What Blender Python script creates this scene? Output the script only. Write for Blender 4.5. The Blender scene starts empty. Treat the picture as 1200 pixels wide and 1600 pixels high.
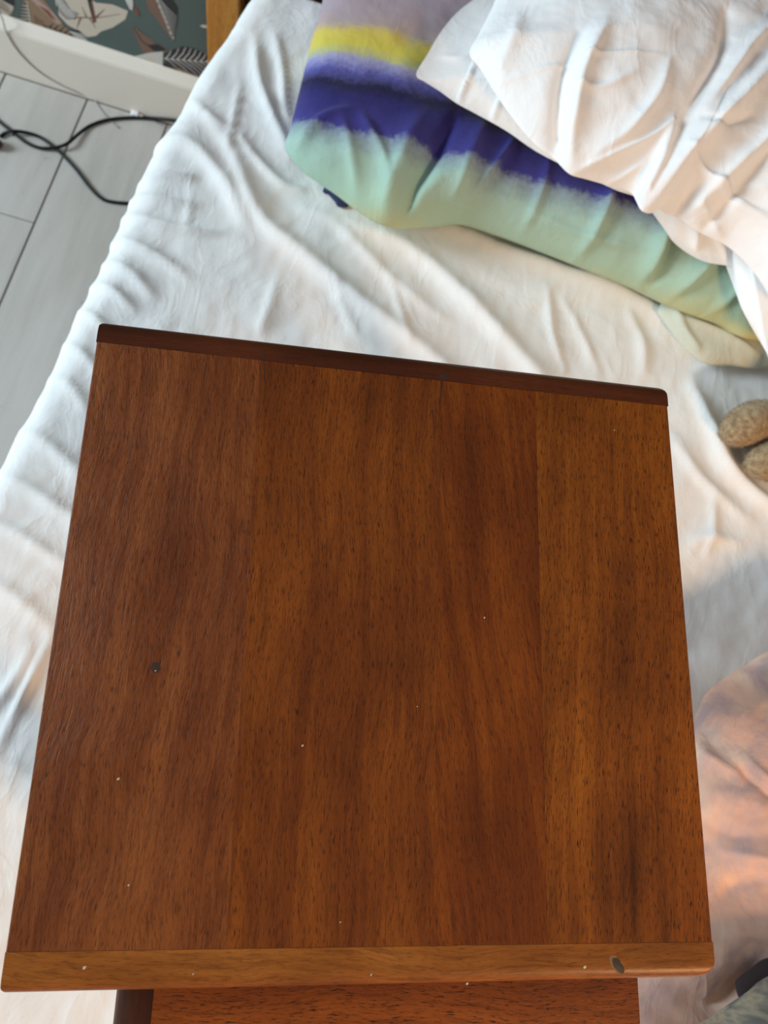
import bpy, bmesh, math, random
import numpy as np
from mathutils import Vector, Matrix, noise as mnoise

random.seed(4); rng = np.random.default_rng(4)
SC = bpy.context.scene
COL = SC.collection

# ------------------------------------------------------------------ camera
TH = math.radians(10.5)                 # the tables stand turned by this much in the room
ZT, ZB = 0.99, 0.52                     # table top height, bed surface height
yaw, pit, rol = -0.5360, 1.2268, 0.5917
CT = np.array([-0.1089, -0.0790, 0.5413])
FPX = 1230.0
W_T, D_T = 0.45, 0.4385                 # big table top
def _rot(y, p, r):
    cy, sy = math.cos(y), math.sin(y)
    fw0 = np.array([-sy, cy, 0]); rt = np.array([cy, sy, 0]); up0 = np.array([0, 0, 1.])
    fw = math.cos(p)*fw0 - math.sin(p)*up0; up = math.sin(p)*fw0 + math.cos(p)*up0
    rt2 = math.cos(r)*rt + math.sin(r)*up; up2 = -math.sin(r)*rt + math.cos(r)*up
    return np.array([rt2, -up2, fw])
RZ = np.array([[math.cos(TH), -math.sin(TH), 0], [math.sin(TH), math.cos(TH), 0], [0, 0, 1]])
RC = _rot(yaw, pit, rol) @ RZ.T         # world -> camera (x right, y down, z forward)
CP = RZ @ CT + np.array([0, 0, ZT])
def ray(px, py):
    return RC.T @ np.array([(px-600)/FPX, (py-800)/FPX, 1.0])
def at(px, py, z):                      # where a sight line meets a level plane
    d = ray(px, py); return CP + d*((z-CP[2])/d[2])
def aty(px, py, y):                     # where a sight line meets an upright plane y = const
    d = ray(px, py); return CP + d*((y-CP[1])/d[1])
cam = bpy.data.cameras.new('camera'); co = bpy.data.objects.new('camera', cam); COL.objects.link(co)
m = Matrix.Identity(4)
for i in range(3):
    m[i][0] = RC[0][i]; m[i][1] = -RC[1][i]; m[i][2] = -RC[2][i]; m[i][3] = CP[i]
co.matrix_world = m
cam.sensor_fit = 'VERTICAL'; cam.sensor_height = 36; cam.sensor_width = 27
cam.lens = FPX/1600*36; cam.clip_start = 0.02
cam.dof.use_dof = True; cam.dof.focus_distance = 0.58; cam.dof.aperture_fstop = 8.0
SC.camera = co

# ------------------------------------------------------------------ light
w = bpy.data.worlds.new('room_light'); SC.world = w; w.use_nodes = True
w.node_tree.nodes['Background'].inputs[0].default_value = (0.93, 0.95, 1.0, 1)
w.node_tree.nodes['Background'].inputs[1].default_value = 0.32
def area(name, loc, target, size, sy, power, colr):
    l = bpy.data.lights.new(name, 'AREA'); l.shape = 'RECTANGLE'; l.size = size; l.size_y = sy
    l.energy = power; l.color = colr
    o = bpy.data.objects.new(name, l); COL.objects.link(o); o.location = loc
    o.rotation_euler = (Vector(target)-Vector(loc)).to_track_quat('-Z', 'Y').to_euler(); return o
area('window_daylight', (-4.1, 0.15, 2.05), (0.1, 0.4, 0.6), 1.4, 1.4, 190, (0.71, 0.88, 1.0))
l = bpy.data.lights.new('warm_lamp', 'POINT'); l.energy = 60; l.color = (1.0, 0.60, 0.29); l.shadow_soft_size = 0.12
o = bpy.data.objects.new('warm_lamp', l); COL.objects.link(o); o.location = (1.0, -0.92, 1.55)
SC.view_settings.view_transform = 'Standard'; SC.view_settings.look = 'None'
SC.view_settings.gamma = 1; SC.view_settings.use_curve_mapping = False
SC.view_settings.exposure = 0.14

# ------------------------------------------------------------------ helpers
def lin(r, g, b):
    return tuple(((c/255)/12.92 if c/255 <= .04045 else ((c/255+.055)/1.055)**2.4) for c in (r, g, b)) + (1,)
def empty(name, label, cat, loc=(0, 0, 0), rz=0, group=None):
    o = bpy.data.objects.new(name, None); COL.objects.link(o); o.location = loc
    o.rotation_euler = (0, 0, rz); o.empty_display_size = .05
    return tag(o, label, cat, group)
def tag(o, label, cat, group=None):
    o['label'] = label; o['category'] = cat
    if group: o['group'] = group
    return o
def link(name, me, mat=None, parent=None, smooth=True):
    o = bpy.data.objects.new(name, me); COL.objects.link(o)
    if mat: me.materials.append(mat)
    if parent: o.parent = parent
    if smooth:
        me.polygons.foreach_set('use_smooth', [True]*len(me.polygons))
    return o
def from_bm(name, bm, mat, parent=None, smooth=False):
    me = bpy.data.meshes.new(name); bm.to_mesh(me); bm.free()
    return link(name, me, mat, parent, smooth)
def grid_mesh(name, P, closed_u=False):
    """P: (rows, cols, 3) -> mesh of quads"""
    r, c = P.shape[:2]; idx = np.arange(r*c).reshape(r, c)
    if closed_u: idx = np.concatenate([idx, idx[:, :1]], 1)
    f = np.stack([idx[:-1, :-1], idx[:-1, 1:], idx[1:, 1:], idx[1:, :-1]], -1).reshape(-1, 4)
    me = bpy.data.meshes.new(name); me.from_pydata(P.reshape(-1, 3).tolist(), [], f.tolist()); me.update()
    return me
def bm_box(bm, c, s, bevel=0, seg=2):
    g = bmesh.ops.create_cube(bm, size=1)['verts']
    for v in g: v.co = Vector((v.co.x*s[0]+c[0], v.co.y*s[1]+c[1], v.co.z*s[2]+c[2]))
    if bevel:
        es = list({e for v in g for e in v.link_edges})
        bmesh.ops.bevel(bm, geom=es, offset=bevel, segments=seg, profile=.5, affect='EDGES')
def tube(name, pts, rad, mat, parent=None, seg=10, sub=8):
    """smooth round cord through the points"""
    pts = [Vector(p) for p in pts]; q = []
    for i in range(len(pts)-1):
        p0 = pts[max(i-1, 0)]; p1 = pts[i]; p2 = pts[i+1]; p3 = pts[min(i+2, len(pts)-1)]
        for k in range(sub):
            t = k/sub
            q.append(.5*((2*p1)+(p2-p0)*t+(2*p0-5*p1+4*p2-p3)*t*t+(3*p1-p0-3*p2+p3)*t**3))
    q.append(pts[-1]); rows = []
    for i, p in enumerate(q):
        d = (q[min(i+1, len(q)-1)]-q[max(i-1, 0)]).normalized()
        a = d.cross(Vector((0, 0, 1))); a = a.normalized() if a.length > 1e-4 else Vector((1, 0, 0)); b = a.cross(d)
        r = rad(i/(len(q)-1)) if callable(rad) else rad
        rows.append([tuple(p+(a*math.cos(t)+b*math.sin(t))*r) for t in [2*math.pi*k/seg for k in range(seg)]])
    me = grid_mesh(name, np.array(rows), True)
    bm = bmesh.new(); bm.from_mesh(me); bmesh.ops.holes_fill(bm, edges=[e for e in bm.edges if e.is_boundary]); bm.to_mesh(me); bm.free()
    return link(name, me, mat, parent)
def catmull(pts, n, closed=True):
    pts = np.array(pts, float); k = len(pts); out = []
    segs = k if closed else k-1
    for i in range(segs):
        g = (lambda j: pts[j % k]) if closed else (lambda j: pts[min(max(j, 0), k-1)])
        p0, p1, p2, p3 = g(i-1), g(i), g(i+1), g(i+2)
        for t in np.linspace(0, 1, n, endpoint=False):
            out.append(.5*(2*p1+(p2-p0)*t+(2*p0-5*p1+4*p2-p3)*t*t+(3*p1-p0-3*p2+p3)*t**3))
    if not closed: out.append(pts[-1])
    return np.array(out)
def resample(poly, n):
    q = np.vstack([poly, poly[:1]]); d = np.r_[0, np.cumsum(np.linalg.norm(np.diff(q, axis=0), axis=1))]
    t = np.linspace(0, d[-1], n, endpoint=False)
    return np.stack([np.interp(t, d, q[:, k]) for k in range(2)], 1)
GAIN = 1.3
def ridges(XY, lst):
    """folds of cloth: each is (line of points, height, half width on its left, half width on its right)"""
    X = XY[..., 0]; Y = XY[..., 1]; H = np.zeros(X.shape)
    for pts, h, wl, wr in lst:
        pts = catmull(pts, 6, False) if len(pts) > 2 else np.array(pts, float)
        L = np.r_[0, np.cumsum(np.linalg.norm(np.diff(pts, axis=0), axis=1))]
        best = np.full(X.shape, 1e9); sg = np.zeros(X.shape); tt = np.zeros(X.shape)
        for i in range(len(pts)-1):
            a, b = pts[i], pts[i+1]; ab = b-a; l2 = (ab**2).sum()+1e-12
            t = np.clip(((X-a[0])*ab[0]+(Y-a[1])*ab[1])/l2, 0, 1)
            dx = X-a[0]-t*ab[0]; dy = Y-a[1]-t*ab[1]; d = np.hypot(dx, dy)
            s = ab[0]*dy-ab[1]*dx; u = d < best
            best = np.where(u, d, best); sg = np.where(u, s, sg); tt = np.where(u, (L[i]+t*math.sqrt(l2))/L[-1], tt)
        wd = np.where(sg > 0, wl, wr)
        H += GAIN*h*(.55*np.exp(-(best/wd)**2)+.45*np.exp(-(best/(.45*wd))**2))*np.sin(np.pi*np.clip(.06+.88*tt, 0, 1))**.6
    return H
def fbm(XY, scale, oct=3, seed=0, stretch=(1, 1)):
    sh = XY.shape[:-1]; v = XY.reshape(-1, 2); out = np.empty(len(v))
    for i, (x, y) in enumerate(v):
        out[i] = mnoise.fractal((x*scale*stretch[0]+seed*7.3, y*scale*stretch[1]-seed*3.1, seed*1.7), 1.0, 2.0, oct)
    return out.reshape(sh)
def px(lst, z, h, wl, wr):              # a fold line seen in the picture, put on the cloth at height z
    return ([at(a, b, z)[:2] for a, b in lst], h, wl, wr)

# ------------------------------------------------------------------ materials
class NT:
    def __init__(s, name):
        s.m = bpy.data.materials.new(name); s.m.use_nodes = True; s.t = s.m.node_tree
        s.b = s.t.nodes['Principled BSDF']
    def n(s, typ, **kw):
        x = s.t.nodes.new(typ)
        for k, v in kw.items():
            if k.startswith('_'): setattr(x, k[1:], v)
            else:
                x.inputs[int(k[1:]) if k[0] == 'i' and k[1:].isdigit() else k].default_value = v
        return x
    def l(s, a, b): s.t.links.new(a, b)
    def coord(s, scale=(1, 1, 1), loc=(0, 0, 0), rot=(0, 0, 0)):
        tc = s.n('ShaderNodeTexCoord'); mp = s.n('ShaderNodeMapping', Scale=scale, Location=loc, Rotation=rot)
        s.l(tc.outputs['Object'], mp.inputs[0]); return mp.outputs[0]
    def noise(s, vec, scale, detail=4, rough=.5, dist=0):
        x = s.n('ShaderNodeTexNoise', Scale=scale, Detail=detail, Roughness=rough, Distortion=dist)
        s.l(vec, x.inputs['Vector']); return x.outputs['Fac']
    def ramp(s, fac, stops, interp='LINEAR'):
        r = s.n('ShaderNodeValToRGB'); r.color_ramp.interpolation = interp; e = r.color_ramp.elements
        while len(e) < len(stops): e.new(.5)
        for el, (p, c) in zip(e, stops):
            el.position = p; el.color = c if len(c) == 4 else (*c, 1)
        s.l(fac, r.inputs[0]); return r.outputs[0]
    def mix(s, a, b, fac, mode='MIX'):
        x = s.n('ShaderNodeMix', _data_type='RGBA', _blend_type=mode)
        for v, i in ((fac, 0), (a, 6), (b, 7)):
            if hasattr(v, 'links') or hasattr(v, 'is_linked'): s.l(v, x.inputs[i])
            else: x.inputs[i].default_value = v
        return x.outputs[2]
    def math(s, op, a, b=0.0):
        x = s.n('ShaderNodeMath', _operation=op)
        for v, i in ((a, 0), (b, 1)):
            if hasattr(v, 'is_linked'): s.l(v, x.inputs[i])
            else: x.inputs[i].default_value = v
        return x.outputs[0]
    def bump(s, h, dist, strength=1):
        x = s.n('ShaderNodeBump', Strength=strength, Distance=dist); s.l(h, x.inputs['Height'])
        s.l(x.outputs[0], s.b.inputs['Normal']); return x
    def base(s, c):
        if hasattr(c, 'is_linked'): s.l(c, s.b.inputs['Base Color'])
        else: s.b.inputs['Base Color'].default_value = c
    def rough(s, r):
        if hasattr(r, 'is_linked'): s.l(r, s.b.inputs['Roughness'])
        else: s.b.inputs['Roughness'].default_value = r
def plain(name, c, rough=.5, var=.08, scale=30, spec=.5):
    n = NT(name); v = n.coord(); f = n.noise(v, scale)
    d = tuple(x*(1-var*2) for x in c[:3])+(1,)
    n.base(n.mix(d, c, f)); n.rough(rough); n.b.inputs['Specular IOR Level'].default_value = spec
    return n.m

def wood(name, dark, mid, light, seed, slant=0.0, swirl=.6, pore=.75, relief=.00012, rough=.36, along='y', streak=0.45, spec=.16):
    """oiled hardwood, grain along one axis of the object"""
    n = NT(name)
    rz = slant if along == 'y' else slant+math.pi/2
    v0 = n.coord(loc=(seed*1.37, seed*.71, seed*.2), rot=(0, 0, rz))
    def sc(x, y, z):
        mp = n.n('ShaderNodeVectorMath', _operation='MULTIPLY'); n.l(v0, mp.inputs[0]); mp.inputs[1].default_value = (x, y, z); return mp.outputs[0]
    wob = n.noise(sc(1, 1, 1), 7, 2)
    # warp the across-grain coordinate so the figure meanders
    sep = n.n('ShaderNodeSeparateXYZ'); n.l(v0, sep.inputs[0])
    wx = n.math('ADD', sep.outputs[0], n.math('MULTIPLY', wob, .022*swirl))
    cmb = n.n('ShaderNodeCombineXYZ'); n.l(wx, cmb.inputs[0]); n.l(sep.outputs[1], cmb.inputs[1]); n.l(sep.outputs[2], cmb.inputs[2])
    def scw(x, y, z):
        mp = n.n('ShaderNodeVectorMath', _operation='MULTIPLY'); n.l(cmb.outputs[0], mp.inputs[0]); mp.inputs[1].default_value = (x, y, z); return mp.outputs[0]
    big = n.noise(scw(26, 1.6, 26), 1, 4, .6)
    med = n.noise(scw(130, 5, 130), 1, 5, .65)
    fine = n.noise(scw(520, 34, 520), 1, 5, .7)
    por = n.noise(scw(1600, 150, 1600), 1, 3, .6)
    cloud = n.noise(sc(16, 7, 16), 1, 5, .62)
    c = n.ramp(n.math('ADD', n.math('MULTIPLY', big, streak), n.math('ADD', n.math('MULTIPLY', med, .24), n.math('MULTIPLY', cloud, .80-streak))),
               [(.36, dark), (.51, mid), (.66, light)])
    c = n.mix(c, lin(66, 30, 12), n.math('MULTIPLY', n.ramp(fine, [(.36, (1, 1, 1)), (.5, (0, 0, 0))]), .42))
    c = n.mix(c, lin(36, 17, 8), n.math('MULTIPLY', n.ramp(por, [(.33, (1, 1, 1)), (.45, (0, 0, 0))]), pore))
    n.base(c)
    h = n.math('ADD', n.math('MULTIPLY', por, .5), n.math('ADD', fine, n.math('MULTIPLY', n.noise(scw(420, 120, 420), 1, 2), 1.1)))
    n.bump(h, relief)
    n.rough(n.math('ADD', rough-.06, n.math('MULTIPLY', fine, .14)))
    n.b.inputs['Specular IOR Level'].default_value = spec
    return n.m

def cloth(name, colr, scale=1400, bump=.00006, rough=.9, sheen=.15, crink=0.0004):
    n = NT(name); v = n.coord()
    w1 = n.n('ShaderNodeTexWave', _bands_direction='X', Scale=scale/6.28, Distortion=.6); n.l(v, w1.inputs[0])
    w2 = n.n('ShaderNodeTexWave', _bands_direction='Y', Scale=scale/6.28, Distortion=.6); n.l(v, w2.inputs[0])
    slub = n.noise(n.coord(scale=(300, 14, 60)), 1, 3)
    slub2 = n.noise(n.coord(scale=(14, 300, 60)), 1, 3)
    cr = n.noise(v, 38, 5, .6, .4)
    rg = n.math('ABSOLUTE', n.math('SUBTRACT', n.noise(n.coord(scale=(16, 9, 12), rot=(0, 0, .9)), 1, 4, .55, .6), .5))
    cr = n.math('ADD', cr, n.math('MULTIPLY', n.math('POWER', n.math('SUBTRACT', 1.0, rg), 9.0), 1.6))
    h = n.math('ADD', n.math('MULTIPLY', n.math('ADD', w1.outputs['Fac'], w2.outputs['Fac']), bump*.35),
               n.math('ADD', n.math('MULTIPLY', n.math('ADD', slub, slub2), bump*2), n.math('MULTIPLY', cr, crink)))
    n.bump(h, 1.0, 1.0)
    c = colr(n, v) if callable(colr) else colr
    n.base(c); n.rough(rough); n.b.inputs['Specular IOR Level'].default_value = .2
    n.b.inputs['Sheen Weight'].default_value = sheen; n.b.inputs['Sheen Roughness'].default_value = .5
    return n.m

M = {}
M['sheet'] = cloth('white_cotton_sheet', lin(238, 237, 233))
M['white_pillow'] = cloth('white_cotton_pillowcase', lin(242, 240, 237), crink=.0005)
M['white_flange'] = cloth('white_cotton_flange', lin(240, 238, 235), crink=.0004)
M['top_dark'] = None
D1, M1, L1 = lin(84, 40, 16), lin(120, 62, 25), lin(146, 82, 34)
M['board1'] = wood('sheesham_board_a', lin(80, 37, 13), lin(112, 58, 23), lin(146, 84, 38), 1.0, .04, 1.6, .7, .0004, .40)
M['board2'] = wood('sheesham_board_b', lin(74, 34, 9), lin(110, 55, 15), lin(140, 76, 22), 5.2, .0, .9, .8, .0003, .38)
M['board3'] = wood('sheesham_board_c', lin(74, 32, 8), lin(108, 52, 13), lin(142, 75, 20), 9.1, -.10, .8, .7, .0003, .38)
M['board4'] = wood('sheesham_board_d', lin(68, 33, 8), lin(122, 65, 17), lin(156, 89, 24), 17.9, .07, .8, .95, .0003, .38)
M['strip_near'] = wood('sheesham_end_strip', lin(92, 52, 19), lin(136, 80, 29), lin(166, 106, 46), 21.0, .02, 1.4, .45, .00008, .36, along='x', streak=.3)
M['strip_far'] = wood('sheesham_shaded_end_strip', lin(52, 24, 12), lin(74, 35, 17), lin(92, 46, 23), 27.0, .0, .8, .4, .00006, .36, along='x', streak=.3)  # darker wood tones carry the shade of the far edge curving away
M['inner'] = wood('sheesham_small_table', lin(74, 34, 11), lin(118, 60, 20), lin(144, 78, 28), 33.0, .03, 1.0, 1.0, .00015, .36, along='x')
M['inner_end'] = wood('sheesham_dark_edge', lin(44, 22, 14), lin(64, 34, 20), lin(84, 46, 26), 38.0, .0, .6, .4, .0001, .34)
M['leg'] = wood('sheesham_leg', D1, M1, L1, 44.0, .0, .6, .6, .0001, .4)
M['knot'] = plain('wood_knot', lin(62, 42, 20), .5, .3, 900)
M['knot_ring'] = plain('pale_knot_ring', lin(132, 94, 54), .5, .2, 900)
M['crack'] = plain('dark_wood_crack', lin(58, 30, 13), .6, .2, 500)
M['fleck'] = plain('white_paint_fleck', lin(206, 188, 162), .7, .1, 900)

# ------------------------------------------------------------------ the room
P0 = at(140, 155, 0.0)
YB = P0[1]                              # front of the baseboard
YW = YB+.018
HB = aty(140, 84, YB)[2]                # baseboard height
M['paper'] = plain('dark_green_wallpaper', lin(84, 96, 90), .75, .12, 8)
M['base'] = plain('white_gloss_paint', lin(226, 214, 198), .4, .02, 5)
def fl(n, v):
    a = n.noise(n.coord(scale=(6, 1.2, 6)), 1, 4); b = n.noise(n.coord(scale=(45, 5, 45)), 1, 5)
    info = n.n('ShaderNodeObjectInfo')
    c = n.ramp(n.math('ADD', n.math('MULTIPLY', a, .6), n.math('MULTIPLY', b, .4)), [(.3, lin(168, 160, 150)), (.5, lin(184, 177, 168)), (.7, lin(194, 188, 180))])
    s = n.noise(v, 24, 4, .6)
    return n.mix(c, lin(124, 117, 106), n.math('MULTIPLY', n.ramp(s, [(.66, (0, 0, 0)), (.74, (1, 1, 1))]), .55))
nf = NT('pale_limed_floorboard'); vf = nf.coord(); nf.base(fl(nf, vf)); nf.rough(.45)
nf.bump(nf.noise(nf.coord(scale=(60, 5, 60)), 1, 4), .0004); M['plank'] = nf.m
M['joint'] = plain('dark_floor_joint', lin(92, 84, 74), .8, .2, 40)

bm = bmesh.new(); bm_box(bm, (0, YW-1.5, -.02), (5.0, 3.0, .036))
floor = from_bm('floor', bm, M['joint']); floor['kind'] = 'structure'
PW = .181; x0 = at(140, 155, 0)[0]-.004
ybutt = at(20, 338, 0)[1]
me_cache = {}
def plank(xc, ya, yb):
    ln = round(yb-ya, 4)
    if ln not in me_cache:
        bm = bmesh.new(); bm_box(bm, (0, 0, -.004), (PW-.0035, ln-.002, .008), .0012, 1)
        me = bpy.data.meshes.new('plank'); bm.to_mesh(me); bm.free(); me.materials.append(M['plank']); me_cache[ln] = me
    o = bpy.data.objects.new('plank', me_cache[ln]); COL.objects.link(o); o.parent = floor
    o.location = (xc, (ya+yb)/2, 0); return o
for k in range(-10, 14):
    xc = x0+PW*(k+.5)
    cut = ybutt if k == -1 else ybutt-.37-.31*((k*5) % 3) if k != 0 else ybutt-.62
    plank(xc, cut, YB-.001); plank(xc, cut-1.2, cut)
    if cut-1.2 > -1.4: plank(xc, -1.75, cut-1.2)

bm = bmesh.new(); bm_box(bm, (0, YW+.05, 1.2), (5.0, .1, 2.4))
wall = from_bm('wall_back', bm, M['paper']); wall['kind'] = 'structure'
# baseboard with a sloping rounded top
prof = [(YW, 0), (YB, 0), (YB, HB-.014), (YB+.0015, HB-.008), (YB+.005, HB-.003), (YB+.011, HB+.006), (YB+.0145, HB+.011), (YW, HB+.012)]
bm = bmesh.new(); ring = []
for x in (-2.5, 2.5): ring.append([bm.verts.new((x, y, z)) for y, z in prof])
for i in range(len(prof)):
    j = (i+1) % len(prof); bm.faces.new((ring[0][i], ring[0][j], ring[1][j], ring[1][i]))
bm.faces.new(ring[0]); bm.faces.new(ring[1][::-1])
bmesh.ops.recalc_face_normals(bm, faces=bm.faces)
bb = from_bm('baseboard_back', bm, M['base']); bb['kind'] = 'structure'

# wallpaper print: leaves printed on the paper
PCOL = {k: plain('print_'+k, lin(*c), .75, .06, 60) for k, c in dict(
    cream=(206, 190, 170), pink=(178, 146, 134), brown=(122, 92, 76), dark=(44, 40, 40), pale=(204, 196, 186),
    rust=(128, 74, 56), tan=(146, 116, 88), vein=(124, 92, 72)).items()}
LAYER = [0]
def flat(poly, colr, dx=0.0, dz=0.0, name='printed_leaf'):
    LAYER[0] += 1
    y = YW-.0002-LAYER[0]*.000015
    bm = bmesh.new()
    vs = [bm.verts.new((p[0]+dx, y, p[1]+dz)) for p in poly]
    f = bm.faces.new(vs); bmesh.ops.triangulate(bm, faces=[f])
    bmesh.ops.recalc_face_normals(bm, faces=bm.faces)
    if sum(f.normal.y for f in bm.faces) > 0: bmesh.ops.reverse_faces(bm, faces=bm.faces)
    return from_bm(name, bm, PCOL[colr], wall)
def W(lst): return [aty(a, b, YW)[[0, 2]] for a, b in lst]
def strip(pts, w0, w1):
    pts = [np.array(p) for p in pts]; L = []; R_ = []
    for i, p in enumerate(pts):
        d = pts[min(i+1, len(pts)-1)]-pts[max(i-1, 0)]; d = d/np.linalg.norm(d); nrm = np.array([-d[1], d[0]])
        wd = w0+(w1-w0)*i/(len(pts)-1); L.append(p+nrm*wd); R_.append(p-nrm*wd)
    return L+R_[::-1]
def hit(poly, p, d):
    best = None
    for i in range(len(poly)):
        a, b = np.array(poly[i]), np.array(poly[(i+1) % len(poly)])
        A = np.array([[d[0], a[0]-b[0]], [d[1], a[1]-b[1]]])
        if abs(np.linalg.det(A)) < 1e-12: continue
        t, u = np.linalg.solve(A, a-p)
        if t > 1e-5 and 0 <= u <= 1 and (best is None or t < best): best = t
    return best
def zebra(poly, rib, ground, stripe, n, ang, dx=0, dz=0, wd=.0016, sides=(1, -1)):
    """a leaf with stripes running out from its midrib"""
    flat(poly, ground, dx, dz); a, b = np.array(rib[0]), np.array(rib[1]); t = b-a; t = t/np.linalg.norm(t)
    bm_polys = []
    for k in range(n):
        p = a+(b-a)*(k+.3)/n
        for s in sides:
            c, q = math.cos(ang), s*math.sin(ang); d = np.array([t[0]*c-t[1]*q, t[0]*q+t[1]*c])
            h = hit(poly, p, d)
            if h is None: continue
            e = p+d*h*.97; mid = p+d*h*.5+t*h*.07
            bm_polys.append(strip([p, mid, e], wd, wd*.55))
    LAYER[0] += 1; y = YW-.0002-LAYER[0]*.000015
    bm = bmesh.new()
    for pl in bm_polys+[strip([a, (a+b)/2, b], wd*.7, wd*.5)]:
        f = bm.faces.new([bm.verts.new((q[0]+dx, y, q[1]+dz)) for q in pl]); bmesh.ops.triangulate(bm, faces=[f])
    bmesh.ops.recalc_face_normals(bm, faces=bm.faces)
    for f in list(bm.faces):
        if f.normal.y > 0: f.normal_flip()
    o = from_bm('leaf_stripes', bm, PCOL[stripe], wall); o['kind'] = 'stuff'
def leafset(dx, dz):
    big = W([(100, -22), (130, -10), (150, 4), (176, 7), (200, 17), (196, 30), (176, 43), (158, 49), (150, 56), (137, 58), (122, 48), (106, 39), (92, 24), (88, 0)])
    flat(big, 'cream', dx, dz)
    for s in ([(98, 22), (118, 27), (150, 28), (188, 22)], [(150, 27), (164, 14)], [(136, 28), (128, 10)], [(126, 28), (120, 44)], [(140, 28), (150, 44)]):
        flat(strip(W(s), .0022, .0006), 'vein', dx, dz)
    flat(W([(134, -10), (142, -10), (146, 14), (151, 34), (146, 36), (141, 16)]), 'dark', dx, dz)
    flat(W([(141, 0), (144, 4), (150, 33), (147, 35)]), 'rust', dx, dz)
    zebra(W([(-14, -20), (24, -14), (22, 14), (14, 24), (-2, 27), (-14, 22)]), W([(-14, -10), (18, 22)]), 'dark', 'cream', 9, .5, dx, dz, .0028)
    flat(W([(38, -12), (60, -12), (98, 38), (112, 62), (96, 60), (62, 44), (44, 42), (36, 26)]), 'tan', dx, dz)
    zebra(W([(34, 8), (44, 2), (51, 38), (44, 40), (30, 33)]), W([(42, 2), (48, 38)]), 'dark', 'cream', 7, 1.2, dx, dz, .0016)
    flat(W([(44, -6), (56, -4), (84, 20), (97, 36), (90, 38), (70, 20)]), 'pink', dx, dz)
    flat(W([(60, 8), (76, 16), (88, 32), (80, 28)]), 'rust', dx, dz)
    flat(W([(52, 22), (62, 30), (72, 33), (66, 38), (54, 36)]), 'brown', dx, dz)
    zebra(W([(80, -12), (96, -8), (110, 14), (123, 20), (118, 30), (104, 30), (92, 18)]), W([(84, -10), (116, 27)]), 'dark', 'pale', 8, .7, dx, dz, .0016)
    zebra(W([(66, 33), (88, 38), (106, 44), (126, 52), (142, 68), (120, 60), (96, 56), (74, 46)]), W([(66, 38), (138, 65)]), 'tan', 'dark', 9, .9, dx, dz, .0016)
    zebra(W([(108, 46), (122, 46), (134, 56), (140, 68), (124, 62), (112, 56)]), W([(108, 48), (138, 66)]), 'dark', 'pale', 6, .5, dx, dz, .0013)
    fe = W([(222, -16), (228, 0), (232, 14), (242, 26), (256, 46), (268, 62), (273, 63), (273, 48), (277, 36), (278, 12), (271, 0), (262, -16)])
    zebra(fe, W([(240, -14), (272, 62)]), 'dark', 'pale', 9, .5, dx, dz, .0009)
    zebra(W([(222, -16), (228, 0), (232, 14), (242, 26), (256, 46), (268, 60), (256, 28), (246, 6), (240, -14)]), W([(240, -14), (268, 58)]), 'brown', 'cream', 7, .5, dx, dz, .0010, sides=(1, -1))
    flat(W([(206, 38), (218, 48), (238, 62), (258, 74), (262, 80), (240, 83), (226, 84), (218, 70), (210, 52)]), 'brown', dx, dz)
    flat(strip(W([(208, 42), (222, 64), (244, 80)]), .001, .0018), 'dark', dx, dz)
    flat(W([(232, 70), (246, 68), (260, 77), (250, 81), (238, 78)]), 'dark', dx, dz)
    flat(W([(190, 92), (212, 87), (234, 82), (255, 80), (254, 116), (226, 112)]), 'pale', dx, dz)
    flat(W([(228, 92), (236, 88), (244, 94), (238, 104), (228, 100)]), 'cream', dx, dz)
    flat(W([(256, 98), (268, 102), (304, 128), (316, 140), (290, 134), (256, 118)]), 'dark', dx, dz)
    flat(W([(268, 102), (300, 112), (322, 118), (318, 134), (300, 124)]), 'tan', dx, dz)
    zebra(W([(256, 86), (268, 78), (288, 72), (308, 77), (326, 86), (332, 100), (324, 114), (308, 118), (292, 112), (276, 104), (260, 98)]), W([(256, 91), (328, 97)]), 'dark', 'pale', 8, .8, dx, dz, .0012)
    flat(W([(208, 6), (214, 12), (218, 20), (216, 26), (211, 18)]), 'rust', dx, dz)
    flat(W([(193, -6), (207, -6), (208, 6), (207, 16), (203, 14)]), 'pale', dx, dz)
    flat(W([(312, 40), (318, 38), (324, 40), (324, 43), (318, 43)]), 'pale', dx, dz)
leafset(0, 0)
first = [o for o in wall.children]
for i, (dx, dz) in enumerate([(-.47, .16), (-.95, -.02), (-.05, .42), (-.60, .55), (.42, .62), (.88, .36), (1.30, .66), (.22, .92), (-.35, 1.0), (.10, 1.30), (.70, 1.12), (-.85, 1.22)]):
    for o in first:                     # the paper's print repeats over the wall
        c = o.copy(); COL.objects.link(c); c.parent = wall; c.location = (dx, -.00002*(i+1), dz)

# ------------------------------------------------------------------ bed
M['pine'] = wood('orange_pine_post', lin(150, 92, 36), lin(178, 116, 50), lin(198, 138, 66), 51.0, 0, .5, .25, .00008, .45, along='y')
M['pine'].node_tree.nodes['Mapping'].inputs['Rotation'].default_value = (math.pi/2, 0, 0)
M['darkpanel'] = wood('dark_headboard_wood', lin(38, 20, 12), lin(54, 28, 17), lin(68, 38, 24), 57.0, 0, .5, .3, .0001, .5)
M['ticking'] = cloth('mattress_ticking', lin(226, 222, 214), crink=.0008)
edge_px = [(470, -120), (412, -20), (399, 2), (368, 48), (345, 80), (322, 112), (300, 150), (281, 186), (258, 226), (236, 266), (214, 312), (198, 344), (178, 392), (163, 424), (146, 452), (137, 474),
           (120, 498), (112, 522), (100, 548), (84, 590), (60, 632), (32, 684), (0, 742), (-60, 846), (-140, 980)]
EP = np.array([at(a, b, ZB-.03)[:2] for a, b in edge_px]); EP = EP[np.argsort(EP[:, 1])]
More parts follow.
